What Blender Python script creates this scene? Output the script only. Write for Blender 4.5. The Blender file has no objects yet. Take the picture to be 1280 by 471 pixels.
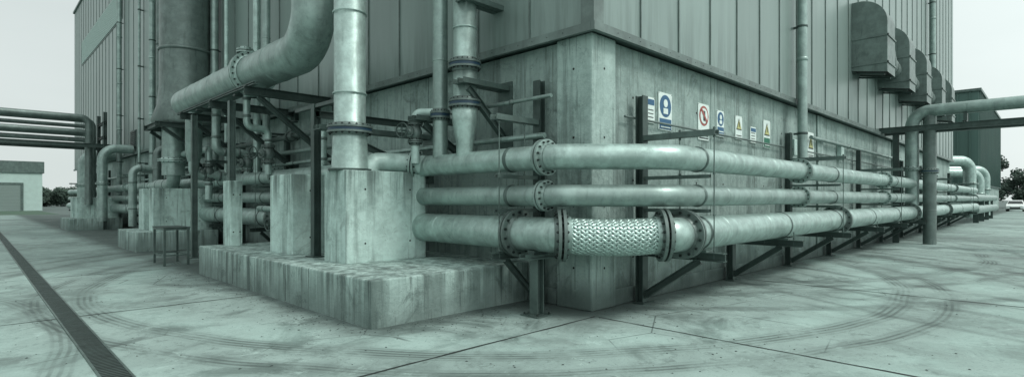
import bpy, math, random
from mathutils import Vector, Matrix
random.seed(7)
sc = bpy.context.scene
V = Vector
CX, CY, CH, F = -6.232, -4.629, 1.6, 677.0

def T(v, k=0.0):
    return (v*(0.765-k), v, v*(0.93-k*0.25), 1)

# ------------------------------------------------------------------ mesh helpers
class M:
    def __init__(s): s.v=[]; s.f=[]; s.s=[]
    def add(s, vs, fs, smooth=False):
        o=len(s.v); s.v+= [tuple(p) for p in vs]
        for f in fs:
            s.f.append(tuple(i+o for i in f)); s.s.append(smooth)

def box(m,x0,x1,y0,y1,z0,z1):
    if x0>x1:x0,x1=x1,x0
    if y0>y1:y0,y1=y1,y0
    if z0>z1:z0,z1=z1,z0
    vs=[(x0,y0,z0),(x1,y0,z0),(x1,y1,z0),(x0,y1,z0),(x0,y0,z1),(x1,y0,z1),(x1,y1,z1),(x0,y1,z1)]
    m.add(vs,[(0,3,2,1),(4,5,6,7),(0,1,5,4),(1,2,6,5),(2,3,7,6),(3,0,4,7)])

def frame(d):
    d=d.normalized()
    up=V((0,0,1)) if abs(d.z)<0.95 else V((1,0,0))
    a=d.cross(up).normalized(); b=a.cross(d).normalized()
    return a,b

def prism(m,p0,p1,prof,up=None):
    """extrude 2-D profile (list of (a,b)) from p0 to p1"""
    p0=V(p0);p1=V(p1);d=(p1-p0).normalized()
    if up is None: a,b=frame(d)
    else:
        a=d.cross(V(up)).normalized(); b=a.cross(d).normalized()
    n=len(prof)
    vs=[p0+a*q[0]+b*q[1] for q in prof]+[p1+a*q[0]+b*q[1] for q in prof]
    fs=[(i,(i+1)%n,n+(i+1)%n,n+i) for i in range(n)]
    fs+=[tuple(range(n-1,-1,-1)),tuple(range(n,2*n))]
    m.add(vs,fs)

def ibeam(m,p0,p1,w=0.1,h=0.12,t=0.014,up=None):
    w/=2;h/=2
    pr=[(-w,-h),(w,-h),(w,-h+t),(t/2,-h+t),(t/2,h-t),(w,h-t),(w,h),(-w,h),(-w,h-t),(-t/2,h-t),(-t/2,-h+t),(-w,-h+t)]
    prism(m,p0,p1,pr,up)
def channel(m,p0,p1,w=0.1,h=0.05,t=0.01,up=None):
    w/=2
    pr=[(-w,0),(w,0),(w,h),(w-t,h),(w-t,t),(-w+t,t),(-w+t,h),(-w,h)]
    prism(m,p0,p1,pr,up)
def bar(m,p0,p1,w=0.05,h=0.05,up=None):
    w/=2;h/=2
    prism(m,p0,p1,[(-w,-h),(w,-h),(w,h),(-w,h)],up)

def fillet(pts,R,n=10):
    pts=[V(p) for p in pts]
    out=[pts[0]]
    Rs=R if isinstance(R,(list,tuple)) else [R]*len(pts)
    for i in range(1,len(pts)-1):
        P=pts[i]; a=(P-pts[i-1]).normalized(); b=(pts[i+1]-P).normalized()
        th=a.angle(b); r=Rs[i]
        if th<0.02: out.append(P); continue
        d=r*math.tan(th/2)
        c=P+(b-a).normalized()*(r/math.cos(th/2))
        u=(P-a*d)-c; w=(P+b*d)-c
        for k in range(n+1):
            s=k/n
            q=(u*math.sin((1-s)*th)+w*math.sin(s*th))/math.sin(th)
            out.append(c+q)
    out.append(pts[-1]); return out

def tube(m,pts,r,seg=28,caps=True,disp=None,smooth=True):
    pts=[V(p) for p in pts]; n=len(pts)
    rs=r if isinstance(r,(list,tuple)) else [r]*n
    tang=[]
    for i in range(n):
        if i==0:t=pts[1]-pts[0]
        elif i==n-1:t=pts[-1]-pts[-2]
        else:t=(pts[i+1]-pts[i]).normalized()+(pts[i]-pts[i-1]).normalized()
        tang.append(t.normalized())
    a,b=frame(tang[0]); vs=[];L=0
    for i in range(n):
        if i>0:
            q=tang[i-1].rotation_difference(tang[i]); a=(q@a).normalized(); L+=(pts[i]-pts[i-1]).length
        bb=tang[i].cross(a).normalized()
        for k in range(seg):
            an=2*math.pi*k/seg
            rr=rs[i]+(disp(an,L) if disp else 0)
            vs.append(pts[i]+a*math.cos(an)*rr+bb*math.sin(an)*rr)
    fs=[]
    for i in range(n-1):
        for k in range(seg):
            k2=(k+1)%seg
            fs.append((i*seg+k,i*seg+k2,(i+1)*seg+k2,(i+1)*seg+k))
    m.add(vs,fs,smooth)
    if caps:
        m.add(vs[:seg],[tuple(range(seg-1,-1,-1))]); m.add(vs[-seg:],[tuple(range(seg))])

def disc(m,c,d,r,t,seg=32):
    c=V(c);d=V(d).normalized()
    tube(m,[c-d*t/2,c+d*t/2],r,seg,True,smooth=True)

def flange(m,mb,c,d,rp,ro=None,bolts=14,gap=0.02,t=0.035):
    """pair of bolted flange plates with stud bolts"""
    c=V(c);d=V(d).normalized(); ro=ro or rp*1.42
    disc(m,c-d*(gap/2+t/2),d,ro,t,40); disc(m,c+d*(gap/2+t/2),d,ro,t,40)
    tube(m,[c-d*(gap/2+t+.05),c-d*(gap/2+t)],[rp*1.02,rp*1.12],32,False)
    tube(m,[c+d*(gap/2+t),c+d*(gap/2+t+.05)],[rp*1.12,rp*1.02],32,False)
    disc(mb,c,d,rp*1.15,gap+.004,24)
    a,b=frame(d); rb=(ro+rp)/2*1.02; L=gap/2+t
    for k in range(bolts):
        an=2*math.pi*(k+.5)/bolts
        p=c+(a*math.cos(an)+b*math.sin(an))*rb
        bs=min(0.02,(ro-rp)*.2)
        tube(mb,[p-d*(L+.03),p+d*(L+.03)],bs*.55,6,True,smooth=False)
        tube(mb,[p-d*(L+.018),p+d*(L+.018)],bs,6,True,smooth=False)

def ring(m,c,d,r,w=0.02,e=0.006):
    c=V(c);d=V(d).normalized()
    tube(m,[c-d*w,c-d*w*.5,c+d*w*.5,c+d*w],[r,r+e,r+e,r],32,False)

def torus(m,c,d,R,r,seg=28,ss=8):
    c=V(c);a,b=frame(V(d).normalized());d=V(d).normalized();vs=[];fs=[]
    for i in range(seg):
        A=2*math.pi*i/seg; e=a*math.cos(A)+b*math.sin(A)
        for j in range(ss):
            B=2*math.pi*j/ss
            vs.append(c+e*(R+r*math.cos(B))+d*r*math.sin(B))
    for i in range(seg):
        for j in range(ss):
            fs.append((i*ss+j,((i+1)%seg)*ss+j,((i+1)%seg)*ss+(j+1)%ss,i*ss+(j+1)%ss))
    m.add(vs,fs,True)

class Obj:
    """top-level empty with named mesh parts"""
    def __init__(s,name,loc=(0,0,0)):
        s.e=bpy.data.objects.new(name,None); s.e.location=loc; s.e.empty_display_size=.3
        sc.collection.objects.link(s.e); s.p={}
    def part(s,name,mat,bevel=0):
        if name not in s.p: s.p[name]=(M(),mat,bevel)
        return s.p[name][0]
    def done(s):
        for n,(m,mat,bev) in s.p.items():
            if not m.v: continue
            o=mkobj(n,m,mat,bev); o.parent=s.e
        return s.e
def mkobj(n,m,mat,bev=0):
    me=bpy.data.meshes.new(n); me.from_pydata(m.v,[],m.f); me.update()
    me.polygons.foreach_set('use_smooth',m.s); me.materials.append(mat)
    o=bpy.data.objects.new(n,me); sc.collection.objects.link(o)
    if bev:
        b=o.modifiers.new('bevel','BEVEL'); b.width=bev; b.segments=2; b.limit_method='ANGLE'
    return o

# ------------------------------------------------------------------ material helpers
class N:
    def __init__(s,name):
        s.mat=bpy.data.materials.new(name); s.mat.use_nodes=True
        s.t=s.mat.node_tree; s.b=s.t.nodes['Principled BSDF']
        s.co=s.t.nodes.new('ShaderNodeNewGeometry').outputs['Position']
    def n(s,ty): return s.t.nodes.new(ty)
    def l(s,a,b): s.t.links.new(a,b)
    def mapping(s,scale,rot=(0,0,0)):
        m=s.n('ShaderNodeMapping'); m.inputs['Scale'].default_value=scale; m.inputs['Rotation'].default_value=rot
        s.l(s.co,m.inputs[0]); return m.outputs[0]
    def noise(s,scale,detail=5,rough=.55,vec=None,dist=0):
        m=s.n('ShaderNodeTexNoise'); m.inputs['Scale'].default_value=scale; m.inputs['Detail'].default_value=detail
        m.inputs['Roughness'].default_value=rough; m.inputs['Distortion'].default_value=dist
        s.l(vec if vec is not None else s.co,m.inputs['Vector']); return m.outputs['Fac']
    def vor(s,scale,feature='F1',vec=None):
        m=s.n('ShaderNodeTexVoronoi'); m.feature=feature; m.inputs['Scale'].default_value=scale
        s.l(vec if vec is not None else s.co,m.inputs['Vector']); return m.outputs['Distance']
    def rng(s,x,a,b,c=0,d=1):
        m=s.n('ShaderNodeMapRange'); m.interpolation_type='SMOOTHSTEP'
        for i,q in enumerate((a,b,c,d)): m.inputs[i+1].default_value=q
        s.l(x,m.inputs[0]); return m.outputs[0]
    def math(s,op,a,b=None,c=None):
        m=s.n('ShaderNodeMath'); m.operation=op
        for i,q in enumerate((a,b,c)):
            if q is None: continue
            if isinstance(q,(int,float)): m.inputs[i].default_value=q
            else: s.l(q,m.inputs[i])
        return m.outputs[0]
    def mix(s,f,a,b,mode='MIX'):
        m=s.n('ShaderNodeMix'); m.data_type='RGBA'; m.blend_type=mode
        for i,q in ((0,f),(6,a),(7,b)):
            if isinstance(q,(int,float)): m.inputs[i].default_value=q
            elif isinstance(q,tuple): m.inputs[i].default_value=q
            else: s.l(q,m.inputs[i])
        return m.outputs[2]
    def bump(s,h,strength,dist=.01,prev=None):
        m=s.n('ShaderNodeBump'); m.inputs['Strength'].default_value=strength; m.inputs['Distance'].default_value=dist
        s.l(h,m.inputs['Height'])
        if prev is not None: s.l(prev,m.inputs['Normal'])
        return m.outputs[0]
    def sep(s):
        m=s.n('ShaderNodeSeparateXYZ'); s.l(s.co,m.inputs[0]); return m.outputs
    def out(s,col,rough=.6,metal=0,normal=None):
        if isinstance(col,tuple): s.b.inputs['Base Color'].default_value=col
        else: s.l(col,s.b.inputs['Base Color'])
        if isinstance(rough,(int,float)): s.b.inputs['Roughness'].default_value=rough
        else: s.l(rough,s.b.inputs['Roughness'])
        s.b.inputs['Metallic'].default_value=metal
        if normal is not None: s.l(normal,s.b.inputs['Normal'])
        return s.mat

def concrete(name,v=.34,streak=.5,grime=.5,dark=.45,top=None,topk=.6,blot=.5):
    s=N(name)
    big=s.rng(s.noise(.9,8,.6),.38,.62)
    med=s.rng(s.noise(6,8,.7),.35,.65)
    c=s.mix(big,T(v*.72,.02),T(v))
    c=s.mix(s.math('MULTIPLY',med,.5),c,T(v*1.28),)
    st=s.rng(s.noise(1.0,7,.65,s.mapping((3.2,3.2,.3))),.5,.68)
    c=s.mix(s.math('MULTIPLY',st,streak),c,T(v*dark,.05))
    st2=s.rng(s.noise(1.0,5,.6,s.mapping((16,16,.7))),.55,.68)
    c=s.mix(s.math('MULTIPLY',st2,streak*.9),c,T(v*dark*.6,.06))
    bl=s.rng(s.noise(1.9,9,.75,dist=.8),.54,.64)
    c=s.mix(s.math('MULTIPLY',bl,blot),c,T(v*.27,.06))
    sp=s.rng(s.noise(14,4,.8,dist=.5),.6,.7)
    c=s.mix(s.math('MULTIPLY',sp,.45),c,T(v*.4,.05))
    lc=s.rng(s.noise(4.3,8,.8,dist=1.),.6,.7)
    c=s.mix(s.math('MULTIPLY',lc,.45),c,T(min(.7,v*1.7)))
    pv=s.vor(22); pit=s.rng(pv,.04,.14,1,0)
    pmask=s.rng(s.noise(3,3),.47,.56)
    pit=s.math('MULTIPLY',pit,pmask)
    c=s.mix(s.math('MULTIPLY',pit,.85),c,T(v*.15,.08))
    z=s.sep()[2]
    zz=s.math('ADD',z,s.math('MULTIPLY',s.noise(3,6),-.6))
    g=s.rng(zz,-.25,.35,1,0)
    c=s.mix(s.math('MULTIPLY',g,grime),c,T(v*.2,.09))
    if top:
        nz=s.rng(s.noise(1.0,6,.7,s.mapping((5,5,.15))),.42,.6)
        g2=s.math('MULTIPLY',s.rng(z,top-.8,top-.02,0,1),nz)
        c=s.mix(s.math('MULTIPLY',g2,topk),c,T(v*.18,.08))
    h=s.math('ADD',s.math('MULTIPLY',s.noise(40,6,.7),.4),s.math('MULTIPLY',med,.6))
    h=s.math('SUBTRACT',h,pit)
    nb=s.bump(h,.7,.014)
    return s.out(c,s.rng(big,0,1,.9,.7),0,nb)

def metal(name,v,rough=.45,met=.5,dirt=.5,scale=3,k=0,bump=.15):
    s=N(name)
    a=s.rng(s.noise(scale,8,.65),.35,.7)
    c=s.mix(a,T(v*.75,k),T(v*1.1,k))
    st=s.rng(s.noise(1,6,.6,s.mapping((9,9,1.2))),.54,.72)
    c=s.mix(s.math('MULTIPLY',st,dirt),c,T(v*.38,k+.04))
    st=s.rng(s.noise(1.6,8,.75,dist=.6),.55,.67)
    c=s.mix(s.math('MULTIPLY',st,dirt),c,T(v*.42,k+.04))
    sp=s.rng(s.noise(30,3,.7),.63,.72)
    c=s.mix(s.math('MULTIPLY',sp,dirt*.8),c,T(v*.3,k+.05))
    r=s.math('ADD',s.math('MULTIPLY',s.noise(9,5),.3),rough-.15)
    nb=s.bump(s.noise(22,5,.6),bump,.005)
    return s.out(c,r,met,nb)

mConc=concrete('weathered_concrete',.38,.7,.8,.38)
mSlab=concrete('slab_concrete',.52,.9,.6,.26,.6,.6,.65)
mConcW=concrete('concrete_wall_panel',.36,.65,.9,.4)
mConcP=concrete('concrete_pillar',.44,.6,.9,.35)
mConcB=concrete('concrete_block',.62,.6,.35,.3,2.06,.85,.4)
mPipe=metal('painted_steel_pipe',.40,.42,.55,.5)
mPipe2=metal('galvanised_pipe',.52,.40,.55,.45,5)
mPipeL=metal('light_pipe_paint',.62,.45,.2,.3)
mPipeD=metal('dull_grey_pipe',.20,.44,.45,.5)
mSteel=metal('dark_structural_steel',.095,.48,.4,.5,k=.10)
mSteelM=metal('galvanised_steel_section',.17,.46,.5,.5,k=.05)
mBolt=metal('dark_bolt_steel',.045,.5,.5,.2,k=.08)
mDuct=metal('duct_sheet_metal',.22,.45,.4,.5)
mTrim=metal('flashing_trim',.2,.5,.3,.3)
mBlack=N('dark_recess').out(T(.012,.1),.8)
mBlueF=N('blue_flange_paint').out((.015,.045,.075,1),.45)

def cladding(name,v,period=1.2,k=0):
    s=N(name); x=s.sep()
    xy=s.math('ADD',x[0],x[1])
    fl=s.math('FLOOR',s.math('DIVIDE',s.math('ADD',xy,.1),period))
    w=s.n('ShaderNodeTexWhiteNoise'); w.noise_dimensions='1D'; s.l(fl,w.inputs['W'])
    c=s.mix(w.outputs['Value'],T(v*.93,k),T(v*1.06,k))
    st=s.rng(s.noise(1,7,.6,s.mapping((3,3,.12))),.42,.78)
    c=s.mix(s.math('MULTIPLY',st,.28),c,T(v*.5,.03+k))
    bg=s.rng(s.noise(.25,5),.35,.7)
    c=s.mix(s.math('MULTIPLY',bg,.3),c,T(v*1.3,k))
    low=s.rng(x[2],4.0,5.4,1,0)
    low=s.math('MULTIPLY',low,s.rng(s.noise(1,6,.65,s.mapping((6,6,.5))),.4,.65))
    c=s.mix(s.math('MULTIPLY',low,.45),c,T(v*.45,.04+k))
    rib=s.math('SINE',s.math('MULTIPLY',xy,2*math.pi/.4))
    rib=s.rng(rib,.8,1.)
    b=s.bump(rib,.08,.005)
    b=s.bump(s.noise(.9,3,.5,s.mapping((1,1,.4))),.3,.07,b)
    return s.out(c,.4,.3,b)
mClad=cladding('corrugated_cladding',.275)
mCladG=cladding('green_cladding',.15,2.4,.2)
mLouv=N('louvre_band').out(T(.5),.6)
mWhite=N('white_render'); mWhite=mWhite.out(mWhite.mix(mWhite.noise(2,6),T(.42),T(.58)),.8)

def flat(name,col,r=.45):
    s=N(name); f=s.rng(s.noise(12,6,.7),.45,.75)
    d=tuple(c*.55 for c in col[:3])+(1,)
    return s.out(s.mix(s.math('MULTIPLY',f,.5),col,d),r)
mSgnW=flat('sign_white',(.68,.78,.74,1)); mSgnB=flat('sign_blue',(.01,.09,.19,1))
mSgnR=flat('sign_red',(.34,.08,.06,1)); mSgnY=flat('sign_yellow',(.5,.5,.2,1)); mSgnG=flat('sign_green',(.01,.14,.08,1)); mSgnK=flat('sign_black',(.02,.03,.03,1))

# ground ---------------------------------------------------------------
def ground_mat():
    s=N('yard_concrete'); x=s.sep(); v=.37
    big=s.rng(s.noise(.22,8,.62),.38,.62)
    c=s.mix(big,T(v*.6,.02),T(v*1.05))
    med=s.rng(s.noise(1.7,9,.72,dist=.6),.38,.62)
    c=s.mix(s.math('MULTIPLY',med,.5),c,T(v*1.35))
    fx=s.math('FLOOR',s.math('DIVIDE',s.math('ADD',x[0],.2),5)); fy=s.math('FLOOR',s.math('DIVIDE',s.math('ADD',x[1],.2),5))
    w=s.n('ShaderNodeTexWhiteNoise'); w.noise_dimensions='2D'
    cb=s.n('ShaderNodeCombineXYZ'); s.l(fx,cb.inputs[0]); s.l(fy,cb.inputs[1]); s.l(cb.outputs[0],w.inputs['Vector'])
    c=s.mix(s.math('MULTIPLY',w.outputs['Value'],.4),c,T(v*.5))
    bl=s.rng(s.noise(.55,9,.7,dist=1.0),.51,.65)
    c=s.mix(s.math('MULTIPLY',bl,.7),c,T(v*.28,.04))
    bl2=s.rng(s.noise(3.5,9,.78),.53,.65)
    c=s.mix(s.math('MULTIPLY',bl2,.55),c,T(v*.32,.04))
    bl3=s.rng(s.noise(9,8,.8,dist=.7),.56,.65)
    c=s.mix(s.math('MULTIPLY',bl3,.45),c,T(v*.28,.05))
    wt=s.rng(s.noise(2.6,9,.8,dist=.4),.57,.67)
    c=s.mix(s.math('MULTIPLY',wt,.45),c,T(v*1.8))
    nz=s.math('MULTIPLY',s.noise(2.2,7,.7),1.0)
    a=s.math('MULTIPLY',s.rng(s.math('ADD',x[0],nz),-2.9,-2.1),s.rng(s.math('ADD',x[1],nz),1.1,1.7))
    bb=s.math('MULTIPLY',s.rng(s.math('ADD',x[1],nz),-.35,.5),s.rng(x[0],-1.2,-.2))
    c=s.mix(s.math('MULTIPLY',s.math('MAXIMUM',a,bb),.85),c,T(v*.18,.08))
    def track(cx,cy,bands,k,wd=.35,lo=.45,soft=.09,col=.2):
        nonlocal c
        vm=s.n('ShaderNodeVectorMath'); vm.operation='DISTANCE'; vm.inputs[1].default_value=(cx,cy,0)
        mp=s.n('ShaderNodeMapping'); mp.inputs['Scale'].default_value=(1,1,0); s.l(s.co,mp.inputs[0]); s.l(mp.outputs[0],vm.inputs[0])
        r=s.math('ADD',vm.outputs['Value'],s.math('MULTIPLY',s.noise(.3,2),wd))
        tread=s.rng(s.math('SINE',s.math('MULTIPLY',r,80)),-.6,.8,lo,1)
        msk=s.rng(s.noise(.8,8,.7),.34,.6)
        for (a,b) in bands:
            f=s.math('MULTIPLY',s.rng(r,a-soft,a+soft),s.rng(r,b-soft,b+soft,1,0))
            f=s.math('MULTIPLY',s.math('MULTIPLY',f,tread),s.math('MULTIPLY',msk,k))
            c=s.mix(f,c,T(v*col,.05))
    track(3.5,5.5,[(7.9,8.6),(9.6,10.4)],.35,.35,.95,.3,1.7)       # worn pale wheel paths
    track(3.5,5.5,[(8.5,8.8),(9.15,9.35),(10.6,10.9),(11.5,11.75),(12.3,12.45)],.8)
    track(12,9,[(12.6,12.95),(13.6,13.8),(14.9,15.2)],.75,.8)
    track(30,-16,[(27.6,27.85),(28.5,28.6),(29.4,29.65),(30.6,30.75)],.75,1.)
    track(-16,4,[(8.8,9.1),(10.6,10.9),(9.7,9.8)],.6)
    cr=s.rng(s.vor(.45,'DISTANCE_TO_EDGE',None),.0,.006,1,0)
    cr=s.math('MULTIPLY',cr,s.rng(s.noise(.3,3),.52,.6))
    c=s.mix(s.math('MULTIPLY',cr,.8),c,T(v*.15,.08))
    sp=s.rng(s.vor(11),.02,.07,1,0); sp=s.math('MULTIPLY',sp,s.rng(s.noise(1.1,4),.49,.58))
    c=s.mix(s.math('MULTIPLY',sp,.75),c,T(.05,.08))
    sp2=s.rng(s.noise(38,4,.8),.57,.67)
    c=s.mix(s.math('MULTIPLY',sp2,.55),c,T(v*.28,.04))
    h=s.math('ADD',s.noise(60,5,.7),s.math('MULTIPLY',s.noise(5,6,.6),1.5))
    b=s.bump(h,.5,.014)
    return s.out(c,s.rng(bl,0,1,.85,.55),0,b)
mGround=ground_mat()
g=M(); S=900
g.add([(-S,-S,0),(S,-S,0),(S,S,0),(-S,S,0)],[(0,1,2,3)])
mkobj('ground',g,mGround)

jm=M()
def strip(m,x0,x1,y0,y1,z=.004): m.add([(x0,y0,z),(x1,y0,z),(x1,y1,z),(x0,y1,z)],[(0,1,2,3)])
def wig(m,along,c,a,b,w=.012,z=.004):
    n=int((b-a)/.25); L=[];R=[]
    for i in range(n+1):
        t=a+(b-a)*i/n; ww=w*random.uniform(.5,1.6); o=random.uniform(-.006,.006)
        if along=='x': L.append((t,c+o-ww,z));R.append((t,c+o+ww,z))
        else: L.append((c+o-ww,t,z));R.append((c+o+ww,t,z))
    m.add(L+R,[(i,i+1,n+2+i,n+1+i) for i in range(n)])
for k in range(-3,1): wig(jm,'x',-.2+5*k if k else -.2,-30,-.2 if k==0 else 60,z=.004)
for k in range(-4,12):
    X=-.2+5*k
    wig(jm,'y',X,-25,-.25 if X>-.5 else 60,z=.0045)
for k in range(1,12): wig(jm,'x',-.2+5*k,-30,-2.8 if k<4 else -.3,z=.004)
mkobj('pavement_joints',jm,flat('joint_sealant',T(.025,.08),.8))

dr=Obj('drainage_channel')
b=dr.part('channel_bed',mBlack); strip(b,-5.40,-5.20,-12,60,.006)
fr=dr.part('frame',mSteelM)
for X in (-5.42,-5.20): box(fr,X,X+.02,-12,60,0,.012)
gr=dr.part('grate_bars',mSteel)
y=-12.
while y<40: box(gr,-5.40,-5.20,y,y+.026,.007,.010); y+=.06
dr.done()

db=M()
for i in range(3200):
    q_=random.random()
    if q_<.5:
        a=random.uniform(-8,2);bb=random.uniform(-6,10)
    elif q_<.64: a=-2.8-abs(random.gauss(0,.3)); bb=random.uniform(1,9)
    elif q_<.75: a=random.uniform(-2.8,0); bb=1.25-abs(random.gauss(0,.3))
    else: a=random.uniform(-2,22);bb=random.uniform(-7,0)
    if a>-2.8 and bb>1.27: continue
    if a>-.1 and bb>-.1: continue
    if random.random()<.5 and a>0: bb=-abs(random.gauss(0,.5))-.1
    r=random.choice([.004,.005,.007,.009,.014])*random.uniform(.6,1.2)
    vs=[]
    for k in range(5):
        an=k*1.257+random.uniform(-.3,.3); vs.append((a+math.cos(an)*r*random.uniform(.6,1.4),bb+math.sin(an)*r,.001))
    vs.append((a,bb,r*.6))
    db.add(vs,[(k,(k+1)%5,5) for k in range(5)])
mkobj('gravel_debris',db,flat('debris',T(.06,.06),.9))

# ------------------------------------------------------------------ main building
B=Obj('industrial_building')
XE,YE,ZR=38.,53.,17.
c=B.part('cladding_walls',mClad); box(c,-.10,XE,-.10,YE,4.02,ZR)
core=B.part('base_core',mBlack); box(core,.16,XE-.1,.16,YE-.1,.0,4.0)
w=B.part('concrete_base_panels',mConcW,.012)
x=.62
while x<XE:
    x2=min(x+3.3,XE); box(w,x+.009,x2-.009,.07,.15,0,3.96); x=x2
y=.68
while y<YE:
    y2=min(y+3.3,YE); box(w,.07,.15,y+.009,y2-.009,0,3.96); y=y2
pl=B.part('corner_pillar',mConcP,.025); box(pl,0,.6,0,.66,0,3.975)
fp=B.part('wall_pilasters',mConc,.02)
for X in (10.5,20.4,30.3): box(fp,X,X+.45,.02,.069,0,3.95)
for Y in (10.6,20.5,30.4,40): box(fp,.02,.069,Y,Y+.45,0,3.95)
pb=B.part('base_plinth',mConcW,.02)
box(pb,.62,XE,.03,.068,0,.25); box(pb,.03,.068,.68,YE,0,.25)
f=B.part('drip_flashing',mTrim)
box(f,-.17,XE,-.17,-.102,3.94,4.06); box(f,-.17,-.102,-.10,YE,3.94,4.06)
f2=B.part('soffit',mSteel); box(f2,-.16,XE,-.16,.3,3.978,4.015); box(f2,-.16,.3,.31,YE,3.978,4.015)
r=B.part('standing_seams',mTrim)
x=1.1
while x<XE: box(r,x,x+.025,-.122,-.101,4.06,ZR); x+=1.2
y=1.1
while y<YE: box(r,-.122,-.101,y,y+.025,4.06,ZR); y+=1.2
box(r,-.13,.10,-.13,-.1012,4.06,ZR); box(r,-.13,-.1012,-.10,.10,4.06,ZR)
pa=B.part('parapet_cap',mTrim); box(pa,-.2,XE+.1,-.2,YE+.1,ZR,ZR+.15)
lb=B.part('upper_louvre_band',mLouv)
for i in range(14): box(lb,-.16,-.127,33,48.5,12.0+i*.12,12.08+i*.12)
lf=B.part('louvre_frame',mSteelM); box(lf,-.126,-.11,32.9,48.6,11.9,13.75)
lv=B.part('small_vent_louvre',mSteel)
for i in range(8): box(lv,-.17,-.127,29.3,30.5,4.35+i*.11,4.41+i*.11)
box(lv,-.126,-.102,29.2,30.6,4.28,5.25)
sc_=B.part('cladding_fixings',mBolt)
for i in range(50):
    disc(sc_,(.4+i*.3,-.173,4.0),(0,1,0),.006,.008,8); disc(sc_,(-.173,.4+i*.3,4.0),(1,0,0),.006,.008,8)
th=B.part('formwork_tie_holes',mBlack)
for X in [.62+3.3*i+d for i in range(6) for d in (.55,2.7)]:
    for Z in (.7,1.9,3.2): disc(th,(X,.0685,Z),(0,1,0),.02,.003,12)
for Z in (.6,1.5,2.5,3.5):
    disc(th,(.3,-.0015,Z),(0,1,0),.018,.002,12); disc(th,(-.0015,.33,Z),(1,0,0),.018,.002,12)
B.done()

def wx(px,y=0.):   # x on a plane y=const from the picture column used for measuring
    t=(px-640)/F; return (y-CY)*(1+t)/(1-t)+CX
def wy(px,x=0.):
    t=(px-640)/F; return (x-CX)*(1-t)/(1+t)+CY

def downpipe(p,r,z0,z1,n):
    o=Obj('rainwater_downpipe'); m=o.part('pipe',mPipe); 
    tube(m,[(p[0],p[1],z0),(p[0],p[1],z1)],r,20)
    for Z in [z0+.1+i*2.6 for i in range(int((z1-z0)/2.6)+1)]:
        ring(m,(p[0],p[1],Z),(0,0,1),r,.05,.02)
    k=o.part('brackets',mSteel)
    for Z in [z0+.9+i*2.6 for i in range(int((z1-z0)/2.6))]:
        q=V(p)+V(n)*.2; bar(k,(p[0],p[1],Z),(q.x,q.y,Z),.03,.05)
        ring(k,(p[0],p[1],Z),(0,0,1),r+.003,.03,.008)
    o.done()
downpipe((wx(1003,-.30),-.30,0),.11,2.3,16.9,(0,1,0))
downpipe((wx(1166,-.32),-.32,0),.12,.2,16.9,(0,1,0))
downpipe((-.32,wy(190,-.32),0),.12,.2,16.9,(1,0,0))
downpipe((-.32,wy(149,-.32),0),.12,.2,16.9,(1,0,0))
downpipe((-.3,wy(268,-.3),0),.13,.6,16.9,(1,0,0))

# ------------------------------------------------------------------ ventilation hoods (right wall)
def hood(X,wd,zt,zb,pr):
    o=Obj('ventilation_hood'); m=o.part('duct_body',mDuct,.01)
    y0=-.102; R=pr*.8
    pts=[(y0,zt)]
    for k in range(11):
        a=math.pi/2*k/10; pts.append((y0-(pr-R)-R*math.sin(a),zt-R+R*math.cos(a)))
    pts+=[(y0-pr,zb-.16),(y0,zb)]
    n=len(pts)
    vs=[(X,p[0],p[1]) for p in pts]+[(X+wd,p[0],p[1]) for p in pts]
    fs=[(i,(i+1)%n,n+(i+1)%n,n+i) for i in range(n-2)]+[(n-1,0,n,2*n-1)]+[tuple(range(n-1,-1,-1)),tuple(range(n,2*n))]
    m.add(vs,fs)
    s=o.part('seam_flanges',mTrim)
    for zz in (zb+.12,zb+.95): 
        box(s,X-.03,X-.001,y0-pr-.03,y0,zz,zz+.05); box(s,X-.03,X+wd+.03,y0-pr-.03,y0-pr-.001,zz,zz+.05); box(s,X+wd+.001,X+wd+.03,y0-pr,y0,zz,zz+.05)
    k=o.part('dark_outlet',mBlack); k.add([(X+.02,y0-pr+.02,zb-.11),(X+wd-.02,y0-pr+.02,zb-.11),(X+wd-.02,y0-.02,zb+.04),(X+.02,y0-.02,zb+.04)],[(0,1,2,3)])
    w=o.part('support_brackets',mSteel)
    for q in (.15,wd-.15): bar(w,(X+q,y0,zb-.06),(X+q,y0-pr*.9,zb-.2),.05,.05)
    o.done()
HX=[wx(p,0) for p in (1060,1093,1119,1142,1157)]
for X in HX: hood(X,1.1,7.8,5.65,.95)
for a,b_ in zip(HX[:-1],HX[1:]):
    o=Obj('ventilation_duct'); m=o.part('link_duct',mDuct,.01)
    pts=fillet([(a+1.11,-.5,7.0),(a+1.11+(b_-a-1.1)*.35,-.5,7.0),(a+1.11+(b_-a-1.1)*.7,-.5,6.2),(b_-.01,-.5,6.2)],.4,6)
    tube(m,pts,.33,24)
    s=o.part('seam_flanges',mTrim)
    for i in (1,len(pts)-2): ring(s,pts[i],pts[i+1]-pts[i],.335,.03,.02)
    o.done()

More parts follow.
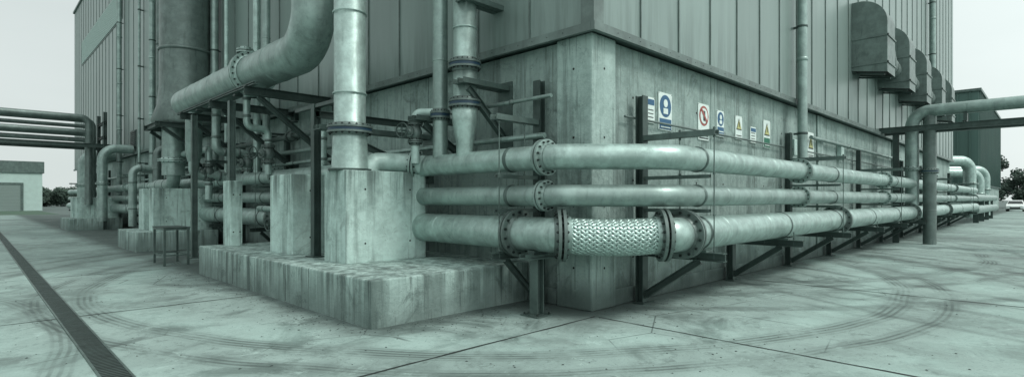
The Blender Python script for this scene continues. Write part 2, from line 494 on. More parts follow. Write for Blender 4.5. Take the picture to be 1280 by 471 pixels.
# ------------------------------------------------------------------ concrete slabs & blocks
def plinth(x0,x1,y0,y1,z,blocks):
    o=Obj('concrete_plinth'); m=o.part('slab',mSlab,.02); box(m,x0,x1,y0,y1,-.05,z)
    j=o.part('formwork_joint',mBlack)
    for yy in (y0+(y1-y0)*.36,y0+(y1-y0)*.7): box(j,x0-.002,x0+.01,yy,yy+.012,.02,z-.03)
    o.done()
    for (a,b_,c_,d_,h) in blocks:
        q=Obj('concrete_anchor_block'); m=q.part('block',mConcB,.016); box(m,a,b_,c_,d_,z-.01,h)
        t_=q.part('tie_holes',mBlack)
        for zz in (z+.3,h-.3):
            for f_ in (.22,.78):
                disc(t_,(a+(b_-a)*f_,c_-.001,zz),(0,1,0),.016,.002,10)
        q.done()
plinth(-2.75,.06,1.3,8.4,.6,[(-2.13,-.62,3.1,3.83,2.06),(-2.13,-.62,5.07,6.1,2.06),(-2.3,-2.06,7.8,8.3,2.0)])
plinth(-2.7,-.4,15.0,17.8,.6,[(-2.2,-.5,15.3,15.8,1.95),(-2.2,-.5,16.6,17.3,1.95)])
plinth(-2.7,-.4,31,34.5,.6,[(-2.3,-.5,31.5,32.3,1.7),(-2.3,-.5,33.2,34,1.7)])

# ------------------------------------------------------------------ main pipes round the corner
OL,OR,SD=-.68,-1.0,.6
A0=V((OL,-SD-OL,0)); A1=V((-SD-OR,OR,0))   # diagonal ends
DD=(A1-A0).normalized()
def P(v,z): return V((v.x,v.y,z))
s=N('braided_steel')
mBraid=s.out(s.mix(s.rng(s.noise(30,3),.4,.6),T(.42),T(.62)),.34,.7)
mBraidK=N('braid_gap_shade').out(T(.04,.05),.6)  # near-black core colour paints in the shade between the strands
def corner_pipe(name,z,r,mat,flex=False,fl_l=(),fl_r=(),seams=()):
    o=Obj(name); m=o.part('pipe_run',mat); fm=o.part('flanges',mPipeD if flex else mPipe); bm_=o.part('bolts',mBolt)
    if not flex:
        pts=fillet([(OL,50,z),P(A0,z),P(A1,z),(40,OR,z)],[0,.45,.7,0])
        tube(m,pts,r,36)
    else:
        e0=P(A0,z)+DD*.06; e1=P(A1,z)-DD*.10
        tube(m,fillet([(OL,50,z),P(A0,z),e0],[0,.1,0],6),r,40)
        tube(m,fillet([e1,P(A1,z),(40,OR,z)],[0,.2,0],6),r,40)
        n=60; Lh=(e1-e0).length
        def cen(t):
            q=e0.lerp(e1,t); q.z-=.03*math.sin(math.pi*t); return q+V((-.7071,-.7071,0))*.02*math.sin(math.pi*t)
        def rad(t): return r*(.95+.07*max(0,math.sin(math.pi*t))**.5)
        c_=o.part('hose_core',mBraidK)
        tube(c_,[cen(i/n) for i in range(n+1)],[rad(i/n)-.008 for i in range(n+1)],48,False)
        h=o.part('braided_hose',mBraid)
        a,b=frame(DD); NS=24; turns=Lh/(2*math.pi*r)*.62; W=.38
        # woven flat strands (ribbons with a rounded cross-section)
        for sg in (1,-1):
            for k in range(NS):
                mm=160; vs=[]
                prof=[(-1,-.006),(-.8,.0),(-.35,.0045),(.35,.0045),(.8,.0),(1,-.006)]
                for i in range(mm+1):
                    t=i/mm; th0=2*math.pi*(k/NS+sg*turns*t)
                    wv=math.cos(2*math.pi*NS*turns*t)*sg
                    for (u,hh) in prof:
                        th=th0+u*W*2*math.pi/NS
                        rr=rad(t)+.003+hh+.0045*wv
                        vs.append(cen(t)+(a*math.cos(th)+b*math.sin(th))*rr)
                np_=len(prof)
                h.add(vs,[(i*np_+j,i*np_+j+1,(i+1)*np_+j+1,(i+1)*np_+j) for i in range(mm) for j in range(np_-1)],True)
        for q in (e0,e1): flange(fm,bm_,q,DD,r,r*1.5,16,.03,.04)
        cf=o.part('crimp_collars',mPipe2)
        disc(cf,e0+DD*.09,DD,r*1.08,.07,48); disc(cf,e1-DD*.09,DD,r*1.08,.07,48)
    for yy in fl_l: flange(fm,bm_,(OL,yy,z),(0,1,0),r,r*1.45,14)
    for xx in fl_r: flange(fm,bm_,(xx,OR,z),(1,0,0),r,r*1.45,14)
    for yy in [2.2,6.8,11,16,21,27]: ring(m,(OL,yy+z*.3,z),(0,1,0),r,.012,.005)
    for xx in [1.4,3.1,5.2,8.4,11.5,15,19,24]: ring(m,(xx+z*.35,OR,z),(1,0,0),r,.012,.005)
    o.done()
corner_pipe('process_pipe',2.17,.172,mPipe2,False,(.28,3.8,9.4,18,28),(5.6,13.2,21,29))
corner_pipe('process_pipe',1.65,.148,mPipe,False,(.28,7.2,13,23),(5.6,13.2,21,29))
corner_pipe('flexible_process_pipe',1.12,.235,mPipe2,True,(.82,9.4,20),(.72,8.2,17.5,26))
o=Obj('pipe_elbow'); m=o.part('elbow',mPipeL); fm=o.part('flange',mPipe); bm_=o.part('bolts',mBolt)
tube(m,fillet([(-1.55,3.46,2.0),(-1.5,3.46,2.22),(-1.0,3.42,2.24),(-.70,3.0,2.19)],[0,.2,.3,0],8),.16,32)
flange(fm,bm_,(-.80,3.18,2.205),V((.3,-.42,-.05)),.17,.25,12)
o.done()

# ------------------------------------------------------------------ pipe supports
def wall_support(X,tall=True):
    o=Obj('pipe_support_bracket'); m=o.part('steel_frame',mSteel); 
    yb=-.10; zt=3.2 if tall else .98
    ibeam(m,(X,yb,0.02),(X,yb,zt),.15,.13,.016,up=(0,1,0))
    box(m,X-.16,X+.16,-.22,-.035,0.0,.02)
    ibeam(m,(X,-.17,.79),(X,-1.42,.79),.13,.12,.014)
    ibeam(m,(X,-.16,.12),(X,-1.05,.72),.10,.10,.014)
    h=o.part('upper_arms',mSteelM)
    if tall:
        channel(h,(X,-.17,2.50),(X,-1.30,2.50),.14,.08,.012)
        channel(h,(X,-.17,1.41),(X,-1.20,1.41),.08,.05,.009)
        channel(h,(X,-.17,1.90),(X,-1.20,1.90),.08,.05,.009)
    rr=o.part('hanger_rods',mSteelM); top=2.62 if tall else 1.0
    for yy in (OR-.26,OR+.26):
        tube(rr,[(X,yy,.76),(X,yy,top)],.009,8)
        for zz in (.88,1.38,1.96,2.48,2.60): 
            if zz<top: tube(rr,[(X,yy,zz-.012),(X,yy,zz+.012)],.02,6,smooth=False)
    cl=o.part('pipe_clamps',mSteelM)
    for z_,r_ in ((2.17,.172),(1.65,.148),(1.12,.235)):
        if tall or z_<1.2: ring(cl,(X,OR,z_),(1,0,0),r_+.002,.035,.01)
    bp=o.part('saddle_plate',mSteelM); box(bp,X-.12,X+.12,OR-.2,OR+.2,.852,.885)
    o.done()
for X,t in ((1.15,1),(4.45,0),(7.75,1),(11.1,0),(14.4,1),(17.7,0),(21.5,1),(26,1),(31,0),(36,1)): wall_support(X,bool(t))
def wall_support_l(Y,low=True):
    o=Obj('pipe_support_bracket'); m=o.part('steel_frame',mSteel)
    z0=.02
    ibeam(m,(-.10,Y,z0),(-.10,Y,3.4),.14,.12,.014,up=(1,0,0))
    h=o.part('upper_arms',mSteelM)
    channel(h,(-.17,Y,2.72),(-1.05,Y,2.72),.13,.08,.012)
    channel(h,(-.17,Y,1.41),(-1.0,Y,1.41),.08,.05,.009); channel(h,(-.17,Y,1.90),(-1.0,Y,1.90),.08,.05,.009)
    ibeam(m,(-.17,Y,.80),(-1.08,Y,.80),.10,.10,.012)
    if low: ibeam(m,(-.16,Y,.12),(-.8,Y,.73),.08,.08,.012)
    rr=o.part('hanger_rods',mSteelM)
    for xx in (OL-.26,OL+.26):
        tube(rr,[(xx,Y,.76),(xx,Y,2.82)],.009,8)
        for zz in (.88,1.38,1.96,2.7,2.8): tube(rr,[(xx,Y,zz-.012),(xx,Y,zz+.012)],.02,6,smooth=False)
    cl=o.part('pipe_clamps',mSteelM)
    for z_,r_ in ((2.17,.172),(1.65,.148),(1.12,.235)): ring(cl,(OL,Y,z_),(0,1,0),r_+.002,.035,.01)
    o.done()
for Y in (.92,10.2,13.6,19.5,23,27,37,42,47): wall_support_l(Y)
o=Obj('pipe_support_stand'); m=o.part('post',mSteelM)
ibeam(m,(-.70,.42,.02),(-.70,.42,.78),.14,.14,.014,up=(1,0,0)); box(m,-.86,-.54,.26,.58,0,.02)
box(m,-.95,-.42,.33,.51,.78,.80); channel(m,(-.98,.42,.80),(-.38,.42,.80),.12,.06,.01)
s_=o.part('saddle',mSteel); box(s_,-.82,-.54,.36,.48,.84,.90)
b=o.part('anchor_bolts',mBolt)
for a in (-.82,-.58):
    for q in (.3,.54): tube(b,[(a,q,.0),(a,q,.05)],.014,6,smooth=False)
o.done()

# ------------------------------------------------------------------ vertical pipes
def vpipe(name,x,y,z0,z1,r,mat,fls=(),rings=(),blue=False,segs=None):
    o=Obj(name); m=o.part('riser',mat); fm=o.part('flanges',mat if blue else mPipeD); bm_=o.part('bolts',mBolt)
    if segs: tube(m,[(x,y,a) for a,b in segs],[b for a,b in segs],36)
    else: tube(m,[(x,y,z0),(x,y,z1)],r,36)
    for zz in fls:
        flange(fm,bm_,(x,y,zz),(0,0,1),r,r*1.36,18,.05,.03)
        g_=o.part('gasket_band',mBlueF); disc(g_,(x,y,zz),(0,0,1),r*1.3,.046,32)
    for zz in rings: ring(m,(x,y,zz),(0,0,1),r,.015,.007)
    return o
o=vpipe('vertical_riser_pipe',-1.88,3.44,0,0,.265,mPipe2,(2.72,),(3.3,4.6),segs=[(2.05,.31),(2.10,.29),(2.5,.275),(2.72,.265),(2.73,.25),(17,.25)]); 
disc(o.part('base_plate',mSteel),(-1.88,3.44,2.075),(0,0,1),.34,.03); o.done()
o=vpipe('vertical_riser_pipe',-.68,1.98,0,0,.19,mPipe2,(3.72,3.11),(4.3,5.6),segs=[(2.2,.13),(2.5,.14),(2.85,.205),(3.1,.205),(3.11,.185),(17,.185)]); o.done()
o=vpipe('vertical_riser_pipe',-.68,2.62,2.2,17,.125,mPipe,(3.0,),(3.9,5.2)); o.done()
o=Obj('large_process_duct'); m=o.part('duct',mPipe); fm=o.part('flanges',mPipe2); bm_=o.part('bolts',mBolt)
XD=-1.6; ZD=4.5; RD=.40
pts=fillet([(XD,14.0,ZD),(XD,5.35,ZD),(XD,5.35,17)],.75,14)
tube(m,pts,RD,44)
n=10
dp=[(XD,14.0+.3*math.sin(math.pi/2*i/n),ZD) for i in range(n+1)]; tube(m,dp,[max(.01,RD*math.cos(math.pi/2*i/n)) for i in range(n+1)],44,False)
flange(fm,bm_,(XD,8.5,ZD),(0,1,0),RD,RD*1.3,22,.04,.05)
for yy in (7,10.6,12.6): ring(m,(XD,yy,ZD),(0,1,0),RD,.02,.01)
for zz in (5.6,7.4): ring(m,(XD,5.35,zz),(0,0,1),RD,.02,.01)
tube(m,[(XD,13.2,ZD-.3),(XD,13.2,3.0),(XD,13.2,2.7)],[.22,.22,.16],28)
o.done()
o=Obj('pipe_branch'); m=o.part('nozzle',mPipe2); fm=o.part('flanges',mPipe); bm_=o.part('bolts',mBolt)
tube(m,[(-1.6,9.0,4.8),(-1.6,9.0,5.15)],.12,20); flange(fm,bm_,(-1.6,9.0,5.12),(0,0,1),.12,.19,8)
o.done()
o=Obj('exhaust_stack'); m=o.part('shell',mPipeD); X,Y=-1.05,16.3
tube(m,[(X,Y,z) for z in (4.1,4.2,4.75,5.4,17.6)],[.95,1.0,.82,.76,.76],48)
for zz in (4.75,6.6,9.0,11.5,14): ring(m,(X,Y,zz),(0,0,1),.78,.05,.03)
l=o.part('lower_pipe',mPipe); tube(l,[(X-.35,Y,4.15),(X-.35,Y,2.4)],.34,32)
fm=o.part('flanges',mPipe2); bm_=o.part('bolts',mBolt); flange(fm,bm_,(X-.35,Y,2.9),(0,0,1),.34,.46,16)
st=o.part('support_frame',mSteel)
for q in (-.8,.8): ibeam(st,(0,Y+q,4.0),(-2.1,Y+q,4.0),.12,.16,.016); ibeam(st,(-.05,Y+q,2.6),(-1.9,Y+q,3.9),.1,.1,.014)
ibeam(st,(-2.0,Y-.9,4.0),(-2.0,Y+.9,4.0),.12,.16,.016)
o.done()
for px,r,x0,mt in ((321,.10,-.5,mPipe2),(333,.10,-.5,mPipe),(200,.14,-.5,mPipeD),(283,.06,-.35,mPipeL),(243,.08,-.4,mPipe2),(174,.06,-.3,mPipe)):
    Y=wy(px,x0); o=vpipe('wall_riser_pipe',x0,Y,.6 if r<.1 else 2.2,17,r,mt,(),(3,6,9))
    br=o.part('brackets',mSteel)
    for zz in (3.4,5.6,8.2,11): bar(br,(x0,Y,zz),(-.1 if zz>4 else .06,Y,zz),.05,.06); ring(br,(x0,Y,zz),(0,0,1),r+.003,.04,.01)
    o.done()

def cant(Y,z,xe,dz,base=0.0,w=.14):
    o=Obj('cantilever_bracket'); m=o.part('beams',mSteel)
    ibeam(m,(.02,Y,z),(xe,Y,z),w,w+.04,.016); ibeam(m,(.0,Y,z-dz),(xe*.86,Y,z-.1),w*.8,w*.8,.014)
    box(m,-.03,.068,Y-.15,Y+.15,z-.2,z+.15); box(m,-.03,.068,Y-.15,Y+.15,z-dz-.2,z-dz+.15)
    o.done()
for Y in (7.6,10.0,12.6): cant(Y,3.93,-2.1,1.5)
o=Obj('support_frame'); m=o.part('beams',mSteelM)
ibeam(m,(-2.0,7.2,4.06-.02),(-2.0,13.2,4.06-.02),.1,.06,.014)
for Y in (9.0,12.0): ibeam(m,(-1.9,Y,.02),(-1.9,Y,3.9),.14,.14,.014,up=(1,0,0)); box(m,-2.05,-1.75,Y-.15,Y+.15,0,.02)
s2=o.part('duct_saddles',mSteel)
for Y in (9.0,12.0): box(s2,XD-.25,XD+.25,Y-.06,Y+.06,4.03,4.14)
o.done()
o=Obj('steel_post'); m=o.part('post',mSteel)
ibeam(m,(-1.98,4.45,.6),(-1.98,4.45,3.25),.13,.13,.014,up=(1,0,0)); ibeam(m,(-1.98,4.45,3.08),(.05,4.45,3.08),.1,.12,.014)
channel(m,(-1.98,3.5,3.18),(-1.98,5.2,3.18),.1,.06,.01); box(m,-2.1,-1.86,4.3,4.6,.6,.62)
o.done()
for (Y,z,xe,dz) in ((1.75,3.38,-.95,.8),(1.75,4.66,-.9,.0),(2.75,2.9,-1.1,.6),(3.9,2.75,-2.2,.7)):
    o=Obj('cantilever_bracket'); m=o.part('beams',mSteelM)
    channel(m,(.06,Y,z),(xe,Y,z),.12,.08,.012); channel(m,(.06,Y+.14,z),(xe,Y+.14,z),.12,.08,.012)
    if dz: ibeam(m,(.05,Y+.05,z-dz),(xe*.8,Y+.05,z-.05),.09,.10,.014); box(m,.04,.068,Y-.1,Y+.22,z-dz-.15,z+.15)
    o.done()

def valve(x,y,z,d,s=1.):
    o=Obj('gate_valve'); m=o.part('body',mPipeD); d=V(d).normalized(); bm_=o.part('bolts',mBolt)
    c=V((x,y,z)); n=8
    tube(m,[c-d*.16*s,c-d*.1*s,c,c+d*.1*s,c+d*.16*s],[.07*s,.1*s,.13*s,.1*s,.07*s],20)
    flange(m,bm_,c-d*.17*s,d,.08*s,.14*s,8,.01,.02); flange(m,bm_,c+d*.17*s,d,.08*s,.14*s,8,.01,.02)
    u=V((-1,-.3,0)) if abs(d.z)>.5 else V((0,0,1))
    u.normalize()
    tube(m,[c,c+u*.2*s,c+u*.22*s],[.07*s,.06*s,.03*s],16); disc(m,c+u*.17*s,u,.1*s,.03*s,20)
    st=o.part('stem',mSteelM); tube(st,[c+u*.2*s,c+u*.42*s],.016*s,10)
    h=o.part('handwheel',mSteel); torus(h,c+u*.38*s,u,.13*s,.014*s)
    a,b=frame(u)
    for k in range(4):
        e=a*math.cos(k*math.pi/2)+b*math.sin(k*math.pi/2); tube(h,[c+u*.38*s,c+u*.38*s+e*.13*s],.009*s,6)
    o.done()
def smallpipe(pts,r,mat,R=.15,name='service_pipe',valves=()):
    o=Obj(name); m=o.part('pipe',mat); tube(m,fillet(pts,R,7),r,18)
    fm=o.part('couplings',mPipeD)
    for i in range(len(pts)-1):
        a=V(pts[i]);b=V(pts[i+1])
        if (b-a).length>.8:
            for t in (.3,.75): ring(fm,a.lerp(b,t),b-a,r,.035,.014)
    o.done()
valve(-.95,2.95,2.72,(0,0,1),.9)
smallpipe([(-.95,2.95,2.2),(-.95,2.95,2.9),(-.95,2.95,3.05),(-.68,2.62,3.05)],.07,mPipeL,.1)
smallpipe([(-.3,.5,3.1),(-.3,3.2,3.1),(-.3,3.2,2.2)],.03,mPipe,.1)
smallpipe([(-.2,.72,2.55),(-.2,30,2.55)],.045,mPipe2)
smallpipe([(-.2,7.0,2.85),(-.2,45,2.85)],.06,mPipe)
smallpipe([(-.25,8.0,3.25),(-.25,22,3.25),(-.25,22,.8)],.07,mPipeD)
smallpipe([(-.68,6.9,2.2),(-.68,6.9,3.2),(-.3,6.9,3.2),(-.3,6.9,3.9)],.09,mPipe2,.15)
smallpipe([(-1.1,8.9,2.2),(-1.1,8.9,3.3),(-1.6,8.9,3.3),(-1.6,8.9,4.2)],.08,mPipe2,.15)
smallpipe([(-.68,11.5,2.2),(-.68,11.5,2.9),(-1.5,11.5,2.9),(-1.5,11.5,4.2)],.11,mPipe,.18)
smallpipe([(-1.2,13.2,1.6),(-1.2,13.2,3.1),(-1.2,16.0,3.1),(-.6,16.0,3.1)],.1,mPipe2,.18)
smallpipe([(-1.6,13.2,2.75),(-1.6,13.2,2.3),(-.68,13.2,2.3),(-.68,13.2,2.1)],.14,mPipe2,.2)
smallpipe([(-1.3,4.45,.6),(-1.3,4.45,1.9),(-1.3,5.0,1.9)],.07,mPipe,.12)
smallpipe([(-1.75,6.4,.6),(-1.75,6.4,1.4),(-1.75,7.7,1.4)],.06,mPipe2,.12)
smallpipe([(-1.4,16.3,2.5),(-1.4,16.3,2.1),(-1.4,18.6,2.1),(-1.4,18.6,.3)],.2,mPipe,.25)
smallpipe([(-1.25,17.5,4.0),(-1.25,17.5,2.9),(-.3,17.5,2.9)],.12,mPipe,.2)
smallpipe([(-1.0,20.5,.4),(-1.0,20.5,3.6),(-.1,20.5,3.6)],.14,mPipeD,.25)
smallpipe([(-1.1,24.5,.4),(-1.1,24.5,3.0),(-.1,24.5,3.0)],.16,mPipe,.3)
valve(-1.1,8.9,2.7,(0,0,1),1.1); valve(-.68,11.5,2.62,(0,0,1),1.2); valve(-1.75,6.4,1.1,(0,0,1),.9); valve(-1.3,4.45,1.2,(0,0,1),.9)
valve(-1.2,14.4,3.1,(0,1,0),1.3); valve(-1.2,13.2,2.4,(0,0,1),1.2); valve(-.25,9.5,3.25,(0,1,0),1.)
smallpipe([(.8,-.02,2.86),(38,-.02,2.86)],.018,mPipeD)
smallpipe([(9.6,-.06,3.25),(22,-.06,3.25),(22,-.06,2.6)],.05,mPipe)
o=Obj('junction_box'); m=o.part('enclosure',mPipeL,.01); box(m,8.3,8.6,-.06,.06,2.7,3.1); box(m,12.5,12.8,-.07,.06,2.8,3.3); o.done()

o=Obj('metal_trestle'); m=o.part('frame',mSteelM)
x0,y0=-2.95,10.4
for (a,b_) in ((0,0),(.5,0),(0,1.0),(.5,1.0)):
    bar(m,(x0+a,y0+b_,0),(x0+a,y0+b_,.86),.05,.05,up=(1,0,0))
for a in (0,.5): bar(m,(x0+a,y0-.05,.88),(x0+a,y0+1.05,.88),.06,.05); bar(m,(x0+a,y0,.25),(x0+a,y0+1.0,.25),.03,.03)
for b_ in (0,1.): bar(m,(x0,y0+b_,.88),(x0+.5,y0+b_,.88),.05,.05); bar(m,(x0,y0+b_,.25),(x0+.5,y0+b_,.25),.03,.03)
tp=o.part('top_plate',mSteel); box(tp,x0-.04,x0+.54,y0-.05,y0+1.05,.907,.925)
o.done()

# ------------------------------------------------------------------ far-left pipe rack
o=Obj('overhead_pipe_rack'); m=o.part('pipes',mPipeD); st=o.part('steelwork',mSteel)
for z_,r_,yy in ((5.85,.17,31.2),(5.45,.10,31.6),(5.1,.14,31.2),(4.72,.12,31.5),(5.85,.14,32.2),(5.1,.12,32.3)):
    tube(m,fillet([(-45,yy,z_),(-1.9+.3*(yy-31),yy,z_),(-1.9+.3*(yy-31),yy,1.3)],.35,8),r_,20)
for yy in (30.8,32.8): ibeam(st,(-45,yy,4.4),(-.1,yy,4.4),.14,.2,.02)
for xx in (-1.2,-10,-20,-30):
    for yy in (30.8,32.8): ibeam(st,(xx,yy,0),(xx,yy,6.2),.16,.16,.016,up=(1,0,0))
    ibeam(st,(xx,30.6,5.65),(xx,33,5.65),.12,.12,.014); ibeam(st,(xx,30.6,4.9),(xx,33,4.9),.12,.12,.014)
o.done()
for yy,xx,r_ in ((34.5,-1.6,.3),(29.5,-1.5,.22),(36,-1.5,.3)):
    o=Obj('gooseneck_pipe'); m=o.part('pipe',mPipe); tube(m,fillet([(xx,yy,.5),(xx,yy,4.2),(-.2,yy,4.2)],.6,10),r_,24)
    flange(o.part('flanges',mPipe),o.part('bolts',mBolt),(xx,yy,2.4),(0,0,1),r_,r_*1.35,12); o.done()

# ------------------------------------------------------------------ right-hand overhead pipe bridge
o=Obj('overhead_pipe_bridge'); m=o.part('pipe',mPipe); st=o.part('steelwork',mSteel)
XB=wx(1140,-1.0)
tube(m,fillet([(XB,-1.0,1.4),(XB,-1.0,4.75),(XB,-30,4.75)],.55,10),.21,28)
flange(o.part('flanges',mPipe),o.part('bolts',mBolt),(XB,-1.0,2.7),(0,0,1),.21,.30,12)
ibeam(st,(XB+.1,-.1,4.1),(XB+.1,-30,4.1),.2,.26,.02); ibeam(st,(XB-.5,-.1,4.1),(XB-.5,-30,4.1),.1,.2,.02)
for yy in (-2.5,-6,-12,-18,-24): ibeam(st,(XB-.5,yy,4.2),(XB+.4,yy,4.2),.1,.1,.012); box(st,XB-.15,XB+.15,yy-.05,yy+.05,4.25,4.55)
for yy in (-10,-22):
    for xx in (XB-.5,XB+.1): ibeam(st,(xx,yy,0),(xx,yy,3.97),.18,.18,.016,up=(1,0,0))
o.done()
o=vpipe('vertical_riser_pipe',wx(1162,-1.5),-1.5,0,4.6,.2,mPipeD,(2.6,),(1.2,)); o.done()
o=Obj('steel_column'); ibeam(o.part('column',mSteel),(XB+.1,-.5,0),(XB+.1,-.5,3.97),.18,.18,.016,up=(1,0,0)); o.done()
for xx,yy,zz,r_ in ((44,-.4,4.3,.38),(48,-.6,3.6,.34),(53,-.6,4.0,.36)):
    o=Obj('gooseneck_pipe'); m=o.part('pipe',mPipe2); tube(m,fillet([(xx-3.0,2.2,zz),(xx,yy,zz),(xx,yy,.3)],.7,10),r_,24)
    flange(o.part('flanges',mPipe),o.part('bolts',mBolt),(xx,yy,zz-1.6),(0,0,1),r_,r_*1.35,12); o.done()
o=Obj('process_pipe'); m=o.part('pipe_run',mPipe)
for z_,r_ in ((.9,.3),(1.7,.25)): tube(m,[(40.5,-.9,z_),(58,-.9,z_)],r_,20)
k=o.part('supports',mSteel)
for xx in (42,46,50,54): ibeam(k,(xx,-.9,0),(xx,-.9,1.5),.3,.2,.02,up=(1,0,0))
o.done()

o=Obj('green_warehouse'); c=o.part('upper_cladding',mCladG); box(c,61.6,90,.4,30,3.0,11.9)
w=o.part('base_wall',mConcW); box(w,61.7,90,.5,30,0,2.98)
t_=o.part('roof_trim',mSteelM); box(t_,61.4,90.2,.2,30,11.9,12.15); box(t_,61.4,90.2,.3,30,2.98,3.1)
rb=o.part('ribs',mCladG)
x=62.
while x<90: box(rb,x,x+.12,.30,.4,3.1,11.9); x+=.9
y=1.
while y<28: box(rb,61.50,61.6,y,y+.12,3.1,11.9); y+=.9
o.done()
o=Obj('white_warehouse'); w=o.part('walls',mWhite); box(w,-60,1.0,97,125,0,5.3)
p=o.part('parapet',mSteelM); box(p,-60.2,1.2,96.8,125,5.3,6.9)
d=o.part('roller_door',flat('roller_door_grey',T(.25)))
for i in range(18): box(d,-5.4,-1.3,96.9,96.98,.0+i*.2,.18+i*.2)
fr=o.part('door_surround',mSteelM); box(fr,-5.7,-5.4,96.85,97,0,3.9); box(fr,-1.3,-1.0,96.85,97,0,3.9); box(fr,-5.4,-1.3,96.85,97,3.6,3.9)
o.done()
gv=M(); strip(gv,-80,.5,70,96,.006); 
s=N('grass'); mGrass=s.out(s.mix(s.noise(3,8,.7),(.025,.06,.04,1),(.06,.11,.07,1)),.95)
mkobj('grass_verge',gv,mGrass)

o=Obj('distant_trees'); lf=o.part('foliage',None)
s=N('foliage'); mFol=s.out(s.mix(s.noise(.6,5),(.02,.04,.03,1),(.07,.11,.085,1)),.9)
o.p['foliage']=(lf,mFol,0); tk=o.part('trunks',flat('bark',T(.06),.9))
def tree(x,y,h,w):
    tube(tk,[(x,y,0),(x+.1,y,h*.3),(x,y+.2,h*.75)],[.25,.2,.06],8)
    cl=[]
    for i in range(15):
        a=random.uniform(0,6.28); rr=random.uniform(0,w*.6); z=h*random.uniform(.16,.88)
        cl.append((x+math.cos(a)*rr,y+math.sin(a)*rr,z,random.uniform(.2,.34)*w))
        tube(tk,[(x,y,h*.3),(cl[-1][0],cl[-1][1],z)],[.08,.02],5,False)
    for (a,b_,z,r) in cl:
        for k in range(210):
            d=V((random.gauss(0,1),random.gauss(0,1),random.gauss(0,.8))).normalized()*r*random.uniform(.3,1.1)
            p=V((a,b_,max(.3,z)))+d; q=random.uniform(.15,.3)
            if p.z<.1: continue
            e1=V((random.gauss(0,1),random.gauss(0,1),random.gauss(0,1))).normalized(); e2=e1.orthogonal().normalized()
            lf.add([p-e1*q,p+e2*q*.7,p+e1*q,p-e2*q*.7],[(0,1,2,3)])
for i in range(15):
    tree(118+random.uniform(0,25),9-i*2.9+random.uniform(-1,1),random.uniform(6.5,10.5),random.uniform(3.4,4.8))
for i in range(7): tree(-1+i*2.2,150+random.uniform(-5,5),random.uniform(3.2,4.5),3.6)
o.done()

def car(x,y):
    o=Obj('parked_car'); paint=flat('white_car_paint',(.78,.82,.8,1),.3); glass=N('car_glass').out(T(.02,.1),.1)
    body=o.part('body',paint,.06)
    prof=[(0,.35),(0,.62),(.12,.78),(1.0,.95),(1.75,1.42),(2.2,1.48),(3.3,1.45),(4.0,1.05),(4.35,.98),(4.4,.4),(4.2,.28),(.2,.25)]
    n=len(prof); hw=.88
    vs=[]
    for sgn in (-1,1):
        for a,z in prof:
            k=hw if z<1.0 else hw-(z-1.0)*.42
            vs.append((x+a,y+sgn*k,z))
    body.add(vs,[(i,(i+1)%n,n+(i+1)%n,n+i) for i in range(n)]+[tuple(range(n-1,-1,-1)),tuple(range(n,2*n))])
    g_=o.part('windscreen',glass); g_.add([(x+1.05,y-.78,.995),(x+1.05,y+.78,.995),(x+1.64,y+.64,1.385),(x+1.64,y-.64,1.385)],[(0,1,2,3)])
    for sgn in (-1,1):
        g_.add([(x+1.4,y+sgn*.90,1.0),(x+3.7,y+sgn*.90,1.02),(x+3.2,y+sgn*.735,1.38),(x+1.85,y+sgn*.735,1.38)],[(0,1,2,3)])
    tr=o.part('grille_and_bumper',mBlack); box(tr,x-.03,x+.02,y-.5,y+.5,.42,.58); box(tr,x-.03,x+.05,y-.75,y+.75,.28,.37)
    hl=o.part('headlights',N('lamp_glass').out((.8,.85,.85,1),.1)); 
    for sgn in (-1,1): box(hl,x-.02,x+.15,y+sgn*.58-.17,y+sgn*.58+.17,.6,.72)
    ty=o.part('tyres',mBlack); rm=o.part('rims',mPipeL)
    for a in (.8,3.5):
        for sgn in (-1,1):
            disc(ty,(x+a,y+sgn*.8,.32),(0,1,0),.32,.22,24); disc(rm,(x+a,y+sgn*.82,.32),(0,1,0),.2,.22,16)
    o.done()
car(90.5,-1.05)

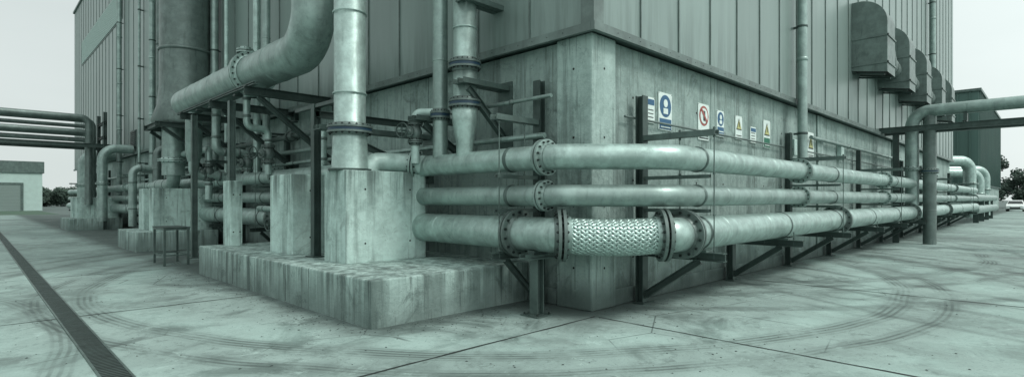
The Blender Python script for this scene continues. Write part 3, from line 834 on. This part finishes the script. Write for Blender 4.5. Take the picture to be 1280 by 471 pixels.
# ------------------------------------------------------------------ safety signs on the right wall
def sign(kind,px,py,w,h,name='safety_sign'):
    yw=.062; X=wx(px,yw); dep=((X-CX)+(yw-CY))/1.41421
    Z=CH+(249-py)*dep/F; w*=1.18; h*=1.18
    o=Obj(name,(0,0,0)); b_=o.part('panel',mSgnW,.004); box(b_,X-w/2,X+w/2,yw-.012,yw+.006,Z-h/2,Z+h/2)
    y1=yw-.014
    def D(n,mt,cx,cz,r,k=0): disc(o.part(n,mt),(X+cx,y1-k*.004,Z+cz),(0,1,0),r,.003,32)
    def R(n,mt,a0,a1,z0,z1,k=0): box(o.part(n,mt),X+a0,X+a1,y1-.0015-k*.004,y1+.0015-k*.004,Z+z0,Z+z1)
    def TR(n,mt,cz,s_,k=0):
        yy=y1-k*.004; o.part(n,mt).add([(X-s_,yy,Z+cz-s_*.8),(X+s_,yy,Z+cz-s_*.8),(X,yy,Z+cz+s_*.95)],[(0,1,2)])
    rr=w*.42; cz=h/2-w*.5
    if kind=='blue':
        D('mandatory_disc',mSgnB,0,cz,rr); D('head_symbol',mSgnW,0,cz+rr*.25,rr*.36,1); R('body_symbol',mSgnW,-rr*.4,rr*.4,cz-rr*.7,cz-rr*.2,1)
        R('caption_panel',mSgnB,-w*.44,w*.44,-h/2+.02,cz-rr*1.15)
        for q in range(2): R('caption_text',mSgnW,-w*.36,w*.36,-h/2+.045+q*.05,-h/2+.065+q*.05,1)
    if kind=='red':
        D('prohibition_ring',mSgnR,0,cz,rr); D('ring_centre',mSgnW,0,cz,rr*.78,1); R('symbol',mSgnK,-rr*.2,rr*.2,cz-rr*.5,cz+rr*.5,2)
        m=o.part('bar',mSgnR); yb=y1-.0125
        a_=rr*.62; t=rr*.1
        m.add([(X-a_-t,yb,Z+cz+a_-t),(X-a_+t,yb,Z+cz+a_+t),(X+a_+t,yb,Z+cz-a_+t),(X+a_-t,yb,Z+cz-a_-t)],[(0,1,2,3)])
        for q in range(3): R('caption_text' if q<2 else 'caption_heading',mSgnR if q==2 else mSgnK,-w*.4,w*.4,-h/2+.03+q*.05,-h/2+.052+q*.05)
    if kind in('yellow','green'):
        TR('warning_border',mSgnK,cz-.01,rr*.98); TR('warning_triangle',mSgnY,cz-.015,rr*.74,1); R('symbol',mSgnK,-rr*.09,rr*.09,cz-rr*.4,cz+rr*.25,2)
        if kind=='green':
            R('caption_panel',mSgnG,-w*.44,w*.44,-h/2+.02,cz-rr*1.15)
            R('caption_text',mSgnW,-w*.34,w*.34,-h/2+.05,-h/2+.075,1)
        else:
            for q in range(2): R('caption_text',mSgnK,-w*.38,w*.38,-h/2+.03+q*.045,-h/2+.048+q*.045)
    if kind=='text':
        R('header',mSgnB,-w*.42,w*.42,h*.2,h*.42)
        for q in range(4): R('caption_text',mSgnK,-w*.38,w*.3,-h/2+.03+q*.06,-h/2+.045+q*.06)
    f_=o.part('fixing_screws',mBolt)
    for a in (-1,1):
        for c_ in (-1,1): disc(f_,(X+a*(w/2-.015),y1-.001,Z+c_*(h/2-.015)),(0,1,0),.006,.006,8)
    o.done()
sign('text',813,138,.2,.36); sign('blue',831,140,.38,.54); sign('red',879,153,.38,.58); sign('blue',900,155,.28,.44)
sign('yellow',923,160,.29,.42); sign('text',941,169,.28,.30); sign('green',958,168,.35,.54); sign('yellow',1013,182,.45,.6); sign('text',1026,184,.3,.4)

# ------------------------------------------------------------------ light & sky
W=bpy.data.worlds.new('World'); sc.world=W; W.use_nodes=True; nt=W.node_tree
bg=nt.nodes['Background']; sky=nt.nodes.new('ShaderNodeTexSky'); sky.sky_type='NISHITA'; sky.sun_disc=False
el,az=math.radians(50),math.radians(160)
sky.sun_elevation=el; sky.sun_rotation=az; sky.dust_density=4
ds=V((math.sin(az)*math.cos(el),math.cos(az)*math.cos(el),math.sin(el)))
mx=nt.nodes.new('ShaderNodeMix'); mx.data_type='RGBA'; mx.inputs[0].default_value=.93
tc=nt.nodes.new('ShaderNodeTexCoord'); mp=nt.nodes.new('ShaderNodeMapping'); mp.inputs['Scale'].default_value=(1,1,3)
ns=nt.nodes.new('ShaderNodeTexNoise'); ns.inputs['Scale'].default_value=1.6; ns.inputs['Detail'].default_value=6
nt.links.new(tc.outputs['Generated'],mp.inputs[0]); nt.links.new(mp.outputs[0],ns.inputs['Vector'])
cr=nt.nodes.new('ShaderNodeMix'); cr.data_type='RGBA'; cr.inputs[6].default_value=(6.6,7.5,7.3,1); cr.inputs[7].default_value=(8.9,9.7,9.5,1)
nt.links.new(ns.outputs['Fac'],cr.inputs[0])
dt=nt.nodes.new('ShaderNodeVectorMath'); dt.operation='DOT_PRODUCT'; dt.inputs[1].default_value=tuple(ds)
nt.links.new(tc.outputs['Generated'],dt.inputs[0])
mr=nt.nodes.new('ShaderNodeMapRange'); mr.inputs[1].default_value=.1; mr.inputs[2].default_value=1; mr.inputs[3].default_value=.9; mr.inputs[4].default_value=1.9
nt.links.new(dt.outputs['Value'],mr.inputs[0])
vs_=nt.nodes.new('ShaderNodeVectorMath'); vs_.operation='SCALE'
nt.links.new(cr.outputs[2],vs_.inputs[0]); nt.links.new(mr.outputs[0],vs_.inputs['Scale'])
nt.links.new(sky.outputs[0],mx.inputs[6]); nt.links.new(vs_.outputs[0],mx.inputs[7]); nt.links.new(mx.outputs[2],bg.inputs[0])
bg.inputs[1].default_value=.1
L=bpy.data.lights.new('sun','SUN'); L.energy=1.5; L.angle=math.radians(12); L.color=(1,.99,.95)
lo=bpy.data.objects.new('sun',L); sc.collection.objects.link(lo)
lo.rotation_euler=ds.to_track_quat('Z','Y').to_euler()

cam=bpy.data.cameras.new('camera'); co=bpy.data.objects.new('camera',cam); sc.collection.objects.link(co)
co.location=(CX,CY,CH); co.rotation_euler=(math.radians(90),0,math.radians(-45))
cam.sensor_width=36; cam.lens=F/1280*36; cam.shift_y=13.5/1280; cam.clip_end=3000; cam.clip_start=.05
sc.camera=co
sc.view_settings.view_transform='Standard'; sc.view_settings.look='None'; sc.view_settings.exposure=0
